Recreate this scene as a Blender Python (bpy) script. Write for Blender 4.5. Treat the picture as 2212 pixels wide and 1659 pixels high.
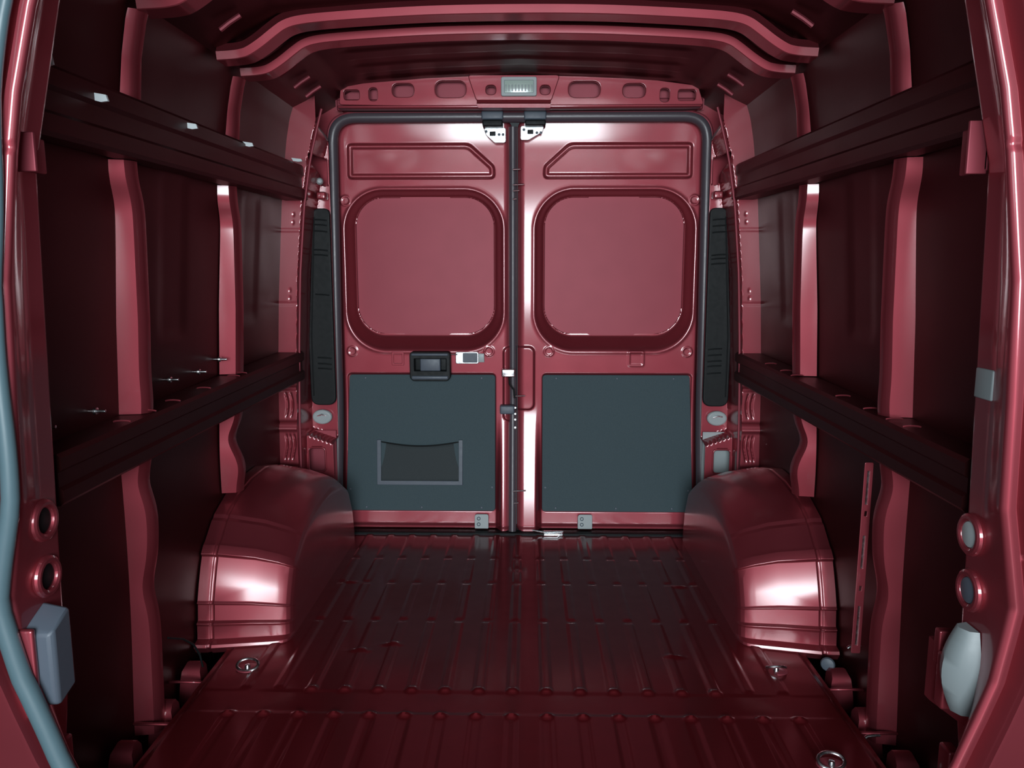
import bpy, math, random
import numpy as np
from mathutils import Vector, Matrix
random.seed(7); np.random.seed(7)
for o in list(bpy.data.objects): bpy.data.objects.remove(o)
S = bpy.context.scene
COL = S.collection

# ------------------------------------------------------------------ camera
F, CU, CV = 1650.0, 1106.0, 829.5
TH, PSI = math.radians(8.5), math.radians(1.21)
CAM = np.array([0.039, 0.0, 1.12])
FW = np.array([-math.sin(PSI)*math.cos(TH), math.cos(PSI)*math.cos(TH), -math.sin(TH)])
RT = np.array([math.cos(PSI), math.sin(PSI), 0.0])
UP = np.cross(RT, FW)
cd = bpy.data.cameras.new('camera'); cam = bpy.data.objects.new('camera', cd); COL.objects.link(cam)
cd.sensor_width = 36; cd.lens = 36*F/2212; cd.clip_start = .02
M = Matrix(((RT[0], UP[0], -FW[0], CAM[0]), (RT[1], UP[1], -FW[1], CAM[1]), (RT[2], UP[2], -FW[2], CAM[2]), (0, 0, 0, 1)))
cam.matrix_world = M
S.camera = cam

# ------------------------------------------------------------------ world, light, exposure
w = bpy.data.worlds.new('world'); S.world = w; w.use_nodes = True
bg = w.node_tree.nodes['Background']; bg.inputs[0].default_value = (.75, .9, 1, 1); bg.inputs[1].default_value = .06
S.view_settings.view_transform = 'Standard'; S.view_settings.look = 'None'
S.view_settings.gamma = 1; S.view_settings.use_curve_mapping = False
S.view_settings.exposure = 0.0
def area(name, loc, aim, sx, sy, power, col):
    l = bpy.data.lights.new(name, 'AREA'); l.shape = 'RECTANGLE'; l.size = sx; l.size_y = sy
    l.energy = power; l.color = col
    o = bpy.data.objects.new(name, l); COL.objects.link(o); o.location = loc
    o.rotation_euler = (Vector(aim)-Vector(loc)).to_track_quat('-Z', 'Z').to_euler()
    return o
area('windscreen_daylight', (0.0, -1.55, 1.24), (0, 3, 1.15), 1.6, 1.0, 112, (.86, .95, 1))
area('cab_window_daylight', (-.98, -.55, 1.2), (0, .0, .8),    .7, .5, 4, (.8, .95, 1))
area('cab_window_daylight', (.98, -.55, 1.2), (0, .0, .8), .7, .5, 1.5, (.85, .95, 1))

# ------------------------------------------------------------------ pixel -> place
def ray(u, v):
    return FW + RT*((u-CU)/F) + UP*((CV-v)/F)
def PY(u, v, Y):                       # point on the plane y = Y
    d = ray(u, v); t = Y/d[1]; return CAM + d*t
def PF(u, v, Z=0.0):
    d = ray(u, v); t = (Z-CAM[2])/d[2]; return CAM + d*t
def PX(u, v, X):
    d = ray(u, v); t = (X-CAM[0])/d[0]; return CAM + d*t

# ------------------------------------------------------------------ materials
def mat(name, col, metallic=0, rough=.5, coat=0, coat_r=.1, spec=.5, noise=0, nscale=40, bump=0, bscale=200, col2=None, alpha=None):
    m = bpy.data.materials.new(name); m.use_nodes = True
    nt = m.node_tree; p = nt.nodes['Principled BSDF']
    p.inputs['Base Color'].default_value = (*col, 1); p.inputs['Metallic'].default_value = metallic
    p.inputs['Roughness'].default_value = rough; p.inputs['Coat Weight'].default_value = coat
    p.inputs['Coat Roughness'].default_value = coat_r; p.inputs['Specular IOR Level'].default_value = spec
    tc = nt.nodes.new('ShaderNodeTexCoord')
    if noise:
        n = nt.nodes.new('ShaderNodeTexNoise'); n.inputs['Scale'].default_value = nscale; n.inputs['Detail'].default_value = 5
        nt.links.new(tc.outputs['Object'], n.inputs['Vector'])
        r = nt.nodes.new('ShaderNodeMapRange'); r.inputs['From Min'].default_value = .3; r.inputs['From Max'].default_value = .7
        r.inputs['To Min'].default_value = max(.02, rough-noise); r.inputs['To Max'].default_value = rough+noise
        nt.links.new(n.outputs['Fac'], r.inputs['Value']); nt.links.new(r.outputs['Result'], p.inputs['Roughness'])
        if col2:
            mx = nt.nodes.new('ShaderNodeMix'); mx.data_type = 'RGBA'
            mx.inputs[6].default_value = (*col, 1); mx.inputs[7].default_value = (*col2, 1)
            nt.links.new(n.outputs['Fac'], mx.inputs[0]); nt.links.new(mx.outputs[2], p.inputs['Base Color'])
    if bump:
        b = nt.nodes.new('ShaderNodeTexNoise'); b.inputs['Scale'].default_value = bscale; b.inputs['Detail'].default_value = 3
        nt.links.new(tc.outputs['Object'], b.inputs['Vector'])
        bb = nt.nodes.new('ShaderNodeBump'); bb.inputs['Strength'].default_value = bump; bb.inputs['Distance'].default_value = .002
        nt.links.new(b.outputs['Fac'], bb.inputs['Height']); nt.links.new(bb.outputs['Normal'], p.inputs['Normal'])
    return m
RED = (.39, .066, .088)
PAINT = mat('red_body_paint', RED, .94, .60, 1.0, .13, noise=.02, nscale=8)
SATIN = mat('red_overspray_paint', (.40, .07, .10), .80, .66, .6, .5, noise=.01, nscale=10)
SKIN = mat('red_body_paint_shaded', (.060, .008, .009), .85, .50, .25, .4, noise=.03, nscale=6)  # same paint as the body, with wall and roof shade put into the colour
FLOORM = mat('red_floor_paint', (.21, .013, .020), .80, .55, 1.0, .15, noise=.05, nscale=14, col2=(.16, .012, .017))
ARCHM = mat('red_arch_paint', RED, .95, .58, 1.0, .20, noise=.02, nscale=8)
for m_ in (PAINT, ARCHM): m_.node_tree.nodes['Principled BSDF'].inputs['Coat IOR'].default_value = 1.7
GREY = mat('grey_trim_board', (.075, .115, .13), 0, .75, 0, spec=.3, noise=.05, nscale=300, bump=.15, bscale=900, col2=(.055, .085, .097))
BLACK = mat('black_plastic', (.008, .011, .012), 0, .55, 0, spec=.3, noise=.05, nscale=60)
RUBBER = mat('grey_rubber_seal', (.085, .07, .085), 0, .38, .3, .3, noise=.04, nscale=60)
SEALM = mat('pale_rubber_seal', (.10, .17, .20), 0, .45, .3, .3, noise=.04, nscale=40)
CHROME = mat('zinc_plated_steel', (.75, .78, .80), 1, .25, 0, noise=.05, nscale=90)
WHITE = mat('white_plastic', (.42, .48, .49), 0, .4, 0, noise=.04, nscale=90)
LENS = mat('lamp_lens', (.50, .62, .56), 0, .22, .5, .1, noise=.03, nscale=90)
GREYP = mat('slate_plastic', (.10, .125, .16), 0, .45, 0, noise=.05, nscale=60)
PALE = mat('pale_grey_plastic', (.22, .26, .27), 0, .45, 0, noise=.04, nscale=60)
LEAK = mat('painted_light_leak', (.72, .80, .82), 0, .5, 0, noise=.04, nscale=60)  # pale colour standing in for daylight through the rail holes
CABM = mat('cab_plastic', (.03, .03, .035), 0, .7, 0, noise=.05, nscale=50)
NET = mat('pocket_net', (.045, .058, .062), 0, .8, 0, noise=.05, nscale=500, bump=.4, bscale=900)

# ------------------------------------------------------------------ mesh helpers
def link(name, me, m=None, parent=None):
    o = bpy.data.objects.new(name, me); COL.objects.link(o)
    if m is not None: me.materials.append(m)
    if parent is not None: o.parent = parent
    return o
def tag(o, label=None, cat=None, group=None, kind=None):
    if label: o['label'] = label
    if cat: o['category'] = cat
    if group: o['group'] = group
    if kind: o['kind'] = kind
    return o
def empty(name, loc=(0, 0, 0)):
    o = bpy.data.objects.new(name, None); COL.objects.link(o); o.location = loc; o.empty_display_size = .05
    return o
def mesh(name, verts, faces, smooth=True, angle=35):
    me = bpy.data.meshes.new(name); me.from_pydata([tuple(map(float, v)) for v in verts], [], [tuple(map(int, f)) for f in faces])
    me.validate(); me.update()
    if smooth:
        me.polygons.foreach_set('use_smooth', [True]*len(me.polygons))
        try: me.set_sharp_from_angle(angle=math.radians(angle))
        except Exception: pass
    return me
class MB:
    def __init__(s): s.v = []; s.f = []
    def add(s, vs, fs):
        b = len(s.v); s.v += [tuple(map(float, q)) for q in vs]; s.f += [tuple(b+i for i in f) for f in fs]; return s
    def box(s, x0, x1, y0, y1, z0, z1, bev=.0):
        """box with chamfered edges along every side"""
        b = min(bev, abs(x1-x0)/2.01, abs(y1-y0)/2.01, abs(z1-z0)/2.01)
        if b <= 0:
            vs = [(x, y, z) for z in (z0, z1) for y in (y0, y1) for x in (x0, x1)]
            return s.add(vs, [(0, 2, 3, 1), (4, 5, 7, 6), (0, 1, 5, 4), (2, 6, 7, 3), (0, 4, 6, 2), (1, 3, 7, 5)])
        import bmesh
        bm = bmesh.new(); bmesh.ops.create_cube(bm, size=1)
        for v in bm.verts:
            v.co = Vector(((x0+x1)/2+v.co.x*(x1-x0), (y0+y1)/2+v.co.y*(y1-y0), (z0+z1)/2+v.co.z*(z1-z0)))
        bmesh.ops.bevel(bm, geom=bm.edges[:], offset=b, segments=3, profile=.5, affect='EDGES')
        bm.verts.index_update(); vs = [v.co[:] for v in bm.verts]; fs = [[v.index for v in f.verts] for f in bm.faces]
        bm.free(); return s.add(vs, fs)
    def loft(s, rings, closed=True, cap0=True, cap1=True):
        n = len(rings[0]); b = len(s.v); fs = []
        for r in rings: s.v += [tuple(map(float, q)) for q in r]
        for i in range(len(rings)-1):
            for j in range(n if closed else n-1):
                k = (j+1) % n
                s.f.append((b+i*n+j, b+i*n+k, b+(i+1)*n+k, b+(i+1)*n+j))
        if cap0: s.f.append(tuple(b+j for j in range(n))[::-1])
        if cap1: s.f.append(tuple(b+(len(rings)-1)*n+j for j in range(n)))
        return s
    def tube(s, pts, r, seg=10, closed=False, flat=1.0):
        pts = [np.array(p, float) for p in pts]; n = len(pts); rings = []
        pn = None
        for i, p in enumerate(pts):
            if closed: t = pts[(i+1) % n]-pts[i-1]
            else: t = pts[min(i+1, n-1)]-pts[max(i-1, 0)]
            t = t/np.linalg.norm(t)
            if pn is None:
                a = np.array([0, 1., 0]) if abs(t[1]) < .9 else np.array([1., 0, 0])
            else: a = pn
            nrm = a-t*np.dot(a, t); nrm /= np.linalg.norm(nrm); pn = nrm; bn = np.cross(t, nrm)
            rr = r[i] if hasattr(r, '__len__') else r
            rings.append([p+nrm*math.cos(q)*rr*flat+bn*math.sin(q)*rr for q in [2*math.pi*k/seg for k in range(seg)]])
        if closed: rings.append(rings[0])
        return s.loft(rings, True, not closed, not closed)
    def cyl(s, c, axis, r, h, seg=24, r2=None, bev=0.0):
        c = np.array(c, float); a = np.array(axis, float); a /= np.linalg.norm(a)
        t = np.array([0, 0, 1.]) if abs(a[2]) < .9 else np.array([1., 0, 0])
        x = np.cross(a, t); x /= np.linalg.norm(x); y = np.cross(a, x); r2 = r if r2 is None else r2
        prof = [(0, r), (h, r2)] if not bev else [(0, r), (h-bev, r2), (h-bev*.3, r2-bev*.3), (h, r2-bev)]
        return s.loft([[c+a*hh+(x*math.cos(q)+y*math.sin(q))*rr for q in [2*math.pi*k/seg for k in range(seg)]] for hh, rr in prof])
    def build(s, name, m, parent=None, smooth=True, angle=35):
        return link(name, mesh(name, s.v, s.f, smooth, angle), m, parent)
def fix_normals(o):
    import bmesh
    bm = bmesh.new(); bm.from_mesh(o.data); bmesh.ops.recalc_face_normals(bm, faces=bm.faces[:]); bm.to_mesh(o.data); bm.free(); return o

def rpoly(pts, rad, seg=8):
    """rounded polygon from corner points"""
    out = []; n = len(pts)
    for i in range(n):
        p0, p1, p2 = (np.array(pts[i-1], float), np.array(pts[i], float), np.array(pts[(i+1) % n], float))
        r = rad[i] if hasattr(rad, '__len__') else rad
        a = p0-p1; b = p2-p1; la, lb = np.linalg.norm(a), np.linalg.norm(b); a /= la; b /= lb
        ang = math.acos(max(-1, min(1, float(np.dot(a, b))))); d = min(r/math.tan(ang/2), la*.49, lb*.49)
        s, e = p1+a*d, p1+b*d
        for k in range(seg+1):
            t = k/seg; out.append(tuple((1-t)**2*s+2*t*(1-t)*p1+t*t*e))
    return out
def slab(name, loop, Y, th, m, parent=None, holes=(), bev=.002):
    """plate in the x-z plane whose front is at y = Y, thickness th away from the camera, holes cut right through"""
    c = bpy.data.curves.new('c', 'CURVE'); c.dimensions = '2D'; c.fill_mode = 'BOTH'
    c.extrude = max(th/2-bev, 1e-4); c.bevel_depth = bev; c.bevel_resolution = 2
    for lp in [loop]+list(holes):
        sp = c.splines.new('POLY'); sp.points.add(len(lp)-1); sp.use_cyclic_u = True
        for p, q in zip(sp.points, lp): p.co = (q[0], q[1], 0, 1)
    tmp = bpy.data.objects.new('t', c); me = bpy.data.meshes.new_from_object(tmp)
    bpy.data.objects.remove(tmp); bpy.data.curves.remove(c)
    for v in me.vertices:
        x, y, z = v.co; v.co = (x, Y+th/2-z, y)
    me.name = name
    o = link(name, me, m, parent); fix_normals(o)
    me.polygons.foreach_set('use_smooth', [True]*len(me.polygons))
    try: me.set_sharp_from_angle(angle=math.radians(30))
    except Exception: pass
    return o

# signed distance helpers on arrays (negative inside)
def sd_box(x, z, x0, z0, x1, z1, r):
    cx, cz, hx, hz = (x0+x1)/2, (z0+z1)/2, abs(x1-x0)/2, abs(z1-z0)/2
    qx, qz = np.abs(x-cx)-hx+r, np.abs(z-cz)-hz+r
    return np.hypot(np.maximum(qx, 0), np.maximum(qz, 0))+np.minimum(np.maximum(qx, qz), 0)-r
def sd_circ(x, z, cx, cz, r): return np.hypot(x-cx, z-cz)-r
def sd_poly(x, z, pts):
    pts = np.array(pts, float); n = len(pts); d = np.full(x.shape, 1e9); ins = np.zeros(x.shape, bool)
    for i in range(n):
        a, b = pts[i-1], pts[i]; e = b-a; wx, wz = x-a[0], z-a[1]
        t = np.clip((wx*e[0]+wz*e[1])/(e@e), 0, 1); d = np.minimum(d, np.hypot(wx-e[0]*t, wz-e[1]*t))
        c = ((a[1] > z) != (b[1] > z)) & (x < (b[0]-a[0])*(z-a[1])/((b[1]-a[1]) if abs(b[1]-a[1]) > 1e-12 else 1e-12)+a[0])
        ins ^= c
    return np.where(ins, -d, d)
def sm(t): t = np.clip(t, 0, 1); return t*t*(3-2*t)
def field(name, us, vs, pos, m, parent=None, keep=None, flip=False, thick=0.0, angle=60):
    """pressed sheet: a grid in (u, v) placed by pos(u, v); keep(u, v) < 0 is the metal"""
    U, V = np.meshgrid(us, vs)
    du, dv = (us[-1]-us[0])/(len(us)-1), (vs[-1]-vs[0])/(len(vs)-1)
    ok = np.ones((len(vs)-1, len(us)-1), bool)
    if keep is not None:
        Uc, Vc = (U[:-1, :-1]+U[1:, 1:])/2, (V[:-1, :-1]+V[1:, 1:])/2
        ok = keep(Uc, Vc) < 0
        s = keep(U, V); e = 1e-4
        gx = (keep(U+e, V)-keep(U-e, V))/(2*e); gz = (keep(U, V+e)-keep(U, V-e))/(2*e); g2 = gx*gx+gz*gz+1e-9
        st = np.clip(s, -1, 1)*(np.abs(s) < .75*max(abs(du), abs(dv)))
        U = U-gx*st/g2; V = V-gz*st/g2
    X, Y, Z = pos(U, V); n = len(us)
    co = np.stack([X, Y, Z], -1).reshape(-1, 3)
    i, j = np.nonzero(ok); a = i*n+j
    q = np.stack([a, a+1, a+n+1, a+n], -1)
    if flip: q = q[:, ::-1]
    used = np.unique(q); mp = np.zeros(len(co), int); mp[used] = np.arange(len(used)); q = mp[q]; co = co[used]
    me = bpy.data.meshes.new(name); me.vertices.add(len(co)); me.vertices.foreach_set('co', co.ravel().astype(np.float32))
    me.loops.add(q.size); me.loops.foreach_set('vertex_index', q.ravel().astype(np.int32))
    me.polygons.add(len(q)); me.polygons.foreach_set('loop_start', np.arange(0, q.size, 4, dtype=np.int32))
    me.update(calc_edges=True); me.validate()
    me.polygons.foreach_set('use_smooth', [True]*len(me.polygons))
    try: me.set_sharp_from_angle(angle=math.radians(angle))
    except Exception: pass
    o = link(name, me, m, parent)
    if thick:
        md = o.modifiers.new('sheet', 'SOLIDIFY'); md.thickness = thick; md.offset = -1
    return o
def lin(a, b, st): return np.linspace(a, b, max(2, int(round(abs(b-a)/st))+1))

# ------------------------------------------------------------------ body lines
SKZ = [-.12, 0, .3, .7, 1.0, 1.4, 1.6, 1.68, 1.74, 1.80, 1.87]
SKX = [.965, .965, .96, .95, .935, .905, .880, .865, .845, .80, .70]
RBX = [.905, .905, .905, .888, .872, .862, .845, .828, .808, .76, .66]      # inner edge of the side ribs
def skin_x(z): return np.interp(z, SKZ, SKX)
def rib_x(z): return np.interp(z, SKZ, RBX)
ROOFX = [0, .35, .6, .66, .76, .80, .86]
ROOFZ = [1.862, 1.850, 1.832, 1.822, 1.770, 1.748, 1.72]
def roof_z(x): return np.interp(np.abs(x), ROOFX, ROOFZ)
YB = 3.25

# ------------------------------------------------------------------ the setting
# floor: raised beads behind the cross member, pressed grooves in front of it
YC1, YC2 = 1.795, 1.905
PITCH = .0905
def floor_h(x, y):
    ph = (x/PITCH+.5) % 1.0; d = np.abs(ph-.5)*PITCH          # distance to bead centre
    inside = np.abs(x) < .80
    far = sm((.017-d)/.008)*sm((y-YC2)/.014)*sm((YB-.06-y)/.02)*.0042
    near = -sm((.018-d)/.010)*sm((YC1-y)/.014)*.0045
    h = np.where(inside, far*.8+near*.5, 0)
    h = h - .0015*(sm((y-YC1)/.01)*sm((YC2-y)/.01))
    for yy in (2.32, 2.62, 2.86):                            # cross welds
        h = h - .0042*np.exp(-((y-yy)/.012)**2)*(np.abs(x) < .66)*sm((.017-d)/.008)
    for i, (bx, by) in enumerate([(-.46, 2.12), (-.37, 2.16), (.47, 2.10), (-.60, 2.62), (.58, 2.60)]):
        h = h + .006*np.exp(-((x-bx)/.022)**2-((y-by)/.008)**2)
    h = h - .0035*np.exp(-((np.hypot(x-0, (y-2.75))-.0)/.02)**2)
    for yy, lim in ((YC2+.002, .60), (YC1-.004, .80)):            # raised bead ends
        h = h + .0095*np.exp(-(d/.014)**4-((y-yy)/.0085)**2)*(np.abs(x) < lim)
    h = h - .012*sm((np.abs(x)-.835)/.02)
    return h
floor = field('floor', lin(-.865, .865, .0046), lin(.9, YB+.02, .0055), lambda x, y: (x, y, floor_h(x, y)), FLOORM, thick=0)
tag(floor, kind='structure')
b = MB(); b.box(-.99, .99, .85, 3.45, -.20, -.12); b.box(-.99, .99, -1.7, .9, -.20, -.02)
g = b.build('floor', SKIN, smooth=False); tag(g, kind='structure')
# sill drop
b = MB(); b.box(-.99, .99, 3.25, 3.34, -.14, -.02, .008); g = b.build('trim_1', BLACK); tag(g, kind='structure')

b = MB(); b.box(-.775, .775, 3.125, 3.172, -.002, .009, .003); g = b.build('trim_2', BLACK); tag(g, kind='structure')

def wall(side):
    sgn = -1 if side == 'left' else 1
    zs = lin(-.12, 1.87, .02); ys = lin(1.0, 3.30, .02)
    def pos(y, z):
        x = skin_x(z)+.004*np.sin(y*3.1)*np.sin(z*2.2)
        for c in (2.08, 2.66):                                  # vertical swages in the outer sheet
            x = x + .004*sm((.09-np.abs(y-c))/.03)*((z > .95) & (z < 1.36))
        return sgn*x, y, z
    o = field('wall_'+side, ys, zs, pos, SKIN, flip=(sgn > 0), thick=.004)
    return tag(o, kind='structure')
wall('left'); wall('right')
def roofpos(x, y):
    z = roof_z(x)
    for c in (2.62, 2.80, 2.98, 1.40, 1.58):
        z = z + .006*sm((.05-np.abs(y-c))/.02)*sm((.6-np.abs(x))/.05)
    return x, y, z
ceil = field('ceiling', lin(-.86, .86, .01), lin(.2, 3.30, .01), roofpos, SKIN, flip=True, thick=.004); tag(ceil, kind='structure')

# the cab behind the camera: dark lining, open where the windows are
b = MB()
b.box(-1.0, 1.0, -1.75, 1.0, 1.90, 1.94); b.box(-1.0, 1.0, .17, .21, 1.70, 1.93)
b.box(-1.0, 1.0, -1.75, -1.70, -.1, .72); b.box(-1.0, 1.0, -1.75, -1.70, 1.76, 1.93)
b.box(-1.0, -.84, -1.75, -1.70, .7, 1.78); b.box(.84, 1.0, -1.75, -1.70, .7, 1.78)
o = b.build('wall_front', CABM, smooth=False); tag(o, kind='structure')
for sgn, nm in ((-1, 'wall_cab_left'), (1, 'wall_cab_right')):
    b = MB(); x0, x1 = sorted((sgn*1.04, sgn*1.0))
    b.box(x0, x1, -1.75, 1.06, -.1, .9); b.box(x0, x1, -1.75, 1.06, 1.5, 1.93)
    b.box(x0, x1, -.15, 1.06, .9, 1.5); b.box(x0, x1, -1.75, -.95, .9, 1.5)
    o = b.build(nm, CABM, smooth=False); tag(o, kind='structure')
# roof edge gap closers between side skin and roof
# ------------------------------------------------------------------ rear wall around the doors (opening frame)
bx = lambda z: np.interp(z, [0, .2, .83, 1.39, 1.69, 1.9], [.880, .877, .860, .824, .760, .70])   # edge between corner post and recess
def opening(x, z):      # signed distance of the door opening
    return sd_poly(x, z, OPEN)
OPEN = rpoly([(-.787, -.03), (.787, -.03), (.768, 1.735), (-.768, 1.735)], [.03, .03, .10, .10], 10)
fr = slab('wall_back', rpoly([(-.99, -.12), (.99, -.12), (.99, 1.2), (.86, 1.90), (-.86, 1.90), (-.99, 1.2)], .01), 3.225, .02, PAINT, holes=[OPEN], bev=.004)
tag(fr, kind='structure')

# ------------------------------------------------------------------ rear doors
DT = rpoly([(.012, .012), (.772, .012), (.775, .5), (.752, 1.722), (.012, 1.722)], [.02, .035, .3, .085, .03], 8)
UPR = rpoly([(.713, 1.637), (.715, 1.491), (.098, 1.491), (.100, 1.545), (.205, 1.637)], [.02, .022, .022, .035, .06], 8)
def DS(z):                            # the doors lean in at the top and at the foot
    z = np.asarray(z, float)
    return -.62*np.maximum(z-1.585, 0)**2 - .12*.04*np.log1p(np.exp(np.clip((.54-z)/.04, -40, 40)))
def win_out(a, z): return sd_box(a, z, .066, .776, .732, 1.449, .165)
def win_in(a, z): return sd_box(a, z, .105, .842, .702, 1.426, .125)
def door_y(a, z, right):
    y = np.full(a.shape, 3.25)
    y = y + DS(z)
    e0 = -.006 if right else .036
    y = y + .012*np.clip((e0+.032-a)/.032, 0, 1.2)**2                    # rounded seam edge
    y = y + .03*np.clip((a-.745)/.03, 0, 1)**2
    y = y - .009*sm((a-.01)/.03)*sm((.085-a)/.02)*sm((z-.9)/.1)*0
    s = sd_poly(a, z, UPR)                                               # shallow upper pressing
    y = y + .010*sm(-s/.010) - .007*sm((-s-.016)/.008)
    so, si = win_out(a, z), win_in(a, z)                                 # deep window recess
    t = np.clip(-so/(np.maximum(-so, 0)+np.maximum(si, 0)+1e-6), 0, 1); t = np.where(so > 0, 0, t)
    y = y + .070*(t*t*(3-2*t))
    rim = np.exp(-((so-.004)/.007)**2); y = y - .003*rim
    g = sd_box(a, z, .098, .082, .742, .682, .02); y = y + .006*sm(-g/.008)   # seat of the trim board
    for cx, cz in ((.715, .775), (.725, 1.405), (.128, .775)):
        r = np.hypot(a-cx, z-cz); y = y - .0030*np.exp(-((r-.019)/.0032)**2)
    if right:
        q = sd_box(a, z, .47, .715, .53, .775, .006); y = y - .0025*np.exp(-(q/.004)**2)
    # lock stiffening beside the seam
    q = sd_box(a, z, -.03, .47 if not right else .52, .070, .80, .03); y = y - .008*sm(-q/.010)
    y = y - .10*.05*np.log1p(np.exp(np.clip((.48-z)/.05, -40, 40)))*sm((.100-a)/.03)                      # seam flange swells towards the foot
    # wavy bottom flange
    y = y + .006*sm((.035-z)/.02)
    return y
def make_door(name, sgn):
    right = sgn > 0; us = lin(-.0105, .79, .0035)
    DT = rpoly([(-.006 if right else .030, .012), (.772, .012), (.775, .5), (.752, 1.722), (-.006 if right else .030, 1.722)], [.02, .035, .3, .085, .03], 8); vs = lin(0, 1.73, .0035)
    d = field(name, us, vs, lambda a, z: (sgn*a, door_y(a, z, right), z), PAINT,
              keep=lambda a, z: np.maximum(sd_poly(a, z, DT), -win_in(a, z)-.004), flip=not right, thick=.0015)
    tag(d, kind='structure')
    def pan(a, z): return 3.3195+DS(z)+.004*((a-.4)/.3)**2*1.0
    field('window_blank_panel', lin(.08, .73, .006), lin(.81, 1.45, .006), lambda a, z: (sgn*a, pan(a, z), z), SATIN, d,
          keep=lambda a, z: win_in(a, z)-.006, flip=not right, thick=.0015)
    b = MB(); x0, x1 = sorted((sgn*.012, sgn*.772)); b.box(x0, x1, 3.36, 3.37, .0, 1.72)
    b.build('outer_skin', SKIN, d)
    # grey trim board and its fixings
    ax0, ax1 = .104, .738
    X = lambda a: sgn*a
    lp = rpoly([(X(ax0), .090), (X(ax1+.008), .090), (X(ax1-.012), .672), (X(ax0), .672)], .012, 5)
    tb = slab('trim_board', lp, 3.240, .012, GREY, d, bev=.003)
    tb['label'] = 'slate grey fibre trim board'
    spots = [(.16, .660), (.42, .660), (.66, .660), (.16, .102), (.42, .102), (.66, .102), (.115, .58), (.115, .39), (.115, .19), (.722, .55), (.725, .38), (.730, .18)]
    for a, z in spots:
        b = MB(); b.cyl((X(a), 3.2405, z), (0, -1, 0), .0055, .0035, 14, .0045, .001); b.build('trim_clip', GREYP, tb)
    return d
door_left = make_door('door_1', -1)
door_right = make_door('door_2', 1)

def rbx(name, u0, v0, u1, v1, Y, th, m, parent, r=.006, bev=.002, holes=()):
    a = PY(u0, v0, Y); c = PY(u1, v1, Y)
    return slab(name, rpoly([(a[0], c[2]), (c[0], c[2]), (c[0], a[2]), (a[0], a[2])], r, 6), Y, th, m, parent, holes, bev)
# pocket on the left trim board
pk = MB()
x0, x1, z0, z1 = -.610, -.243, .203, .393
wd = .014
lp = [(x0, z1), (x0, z0), (x1, z0), (x1, z1), (x1-wd, z1), (x1-wd, z0+wd), (x0+wd, z0+wd), (x0+wd, z1)]
pf = slab('pocket_frame', lp, 3.228, .012, GREYP, door_left, bev=.002); pf['label'] = 'paler U-shaped edging of the map pocket'
def netz(x, t): return z0+wd*.5+t*(z1-.012-z0-.018*math.sin(math.pi*min(1, max(0, (x-x0)/(x1-x0)))))
b = MB(); n = 24
for j in range(9):
    for i in range(n+1):
        x = x0+wd*.5+(x1-x0-wd)*i/n; b.v.append((x, 3.236-.012*math.sin(math.pi*i/n)*(.3+.7*j/8), netz(x, j/8)))
for j in range(8):
    for i in range(n): b.f.append((j*(n+1)+i, j*(n+1)+i+1, (j+1)*(n+1)+i+1, (j+1)*(n+1)+i))
o = b.build('pocket_net', NET, pf)
md = o.modifiers.new('s', 'SOLIDIFY'); md.thickness = .002
b = MB(); b.tube([(x0+wd*.5+(x1-x0-wd)*i/n, 3.235-.012*math.sin(math.pi*i/n), netz(x0+wd*.5+(x1-x0-wd)*i/n, 1)) for i in range(n+1)], .003, 8)
b.build('pocket_hem', BLACK, pf)

# pull handle (black housing with a cup and a middle grip) on the left door
a = PY(888, 757, 3.22); c = PY(972, 820, 3.22)
hx0, hx1, hz0, hz1 = a[0], c[0], c[2], a[2]
cupx0, cupx1 = hx0+.028, hx1-.026; cz0, cz1 = hz0+.036, hz1-.030
hd = slab('pull_handle', rpoly([(hx0, hz0+.012), (hx0+.01, hz0), (hx1-.01, hz0), (hx1, hz0+.012), (hx1, hz1-.008), (hx0, hz1-.008)], .012, 6), 3.196, .062, BLACK, door_left,
          holes=[rpoly([(cupx0-.016, cz0), (cupx1+.016, cz0), (cupx1+.016, cz1), (cupx0-.016, cz1)], .004, 3)], bev=.004)
b = MB(); b.box(hx0+.006, hx1-.006, 3.238, 3.25, hz0+.01, hz1-.015, .002); b.build('handle_cup', BLACK, hd)
b = MB(); b.box(cupx0+.012, cupx1-.012, 3.200, 3.238, cz0+.002, cz1-.002, .005); o = b.build('handle_grip', GREYP, hd)
b = MB(); b.box(hx0+.004, hx1-.004, 3.190, 3.204, hz1-.020, hz1-.010, .004); b.box(hx0+.004, hx1-.004, 3.188, 3.204, hz0+.004, hz0+.020, .005); b.build('handle_lip', GREYP, hd)
# zinc latch cover beside the handle
lc = rbx('latch_cover', 985, 761, 1033, 785, 3.236, .014, CHROME, door_left, .006, .002)
b = MB(); a = PY(1033, 764, 3.236); c = PY(1046, 783, 3.236); b.box(a[0]-.004, c[0], 3.238, 3.248, c[2], a[2], .002); b.build('latch_tab', WHITE, lc)
o = rbx('latch_window', 1000, 763, 1031, 783, 3.234, .004, GREYP, lc, .004, .001)
b = MB(); a = PY(970, 766, 3.23); b.tube([(a[0], 3.236, a[2]), (a[0]+.035, 3.236, a[2])], .0025, 8); b.build('latch_rod', CHROME, lc)
# embossed square left of the handle
a = PY(846, 761, 3.24); c = PY(872, 789, 3.24)
sq = lambda x0, x1, z0, z1, r: rpoly([(x0, z0), (x1, z0), (x1, z1), (x0, z1)], r, 5)
slab('embossed_pad', sq(a[0], c[0], c[2], a[2], .004), 3.2445, .006, PAINT, door_left, holes=[sq(a[0]+.006, c[0]-.006, c[2]+.006, a[2]-.006, .003)], bev=.0015)

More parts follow.
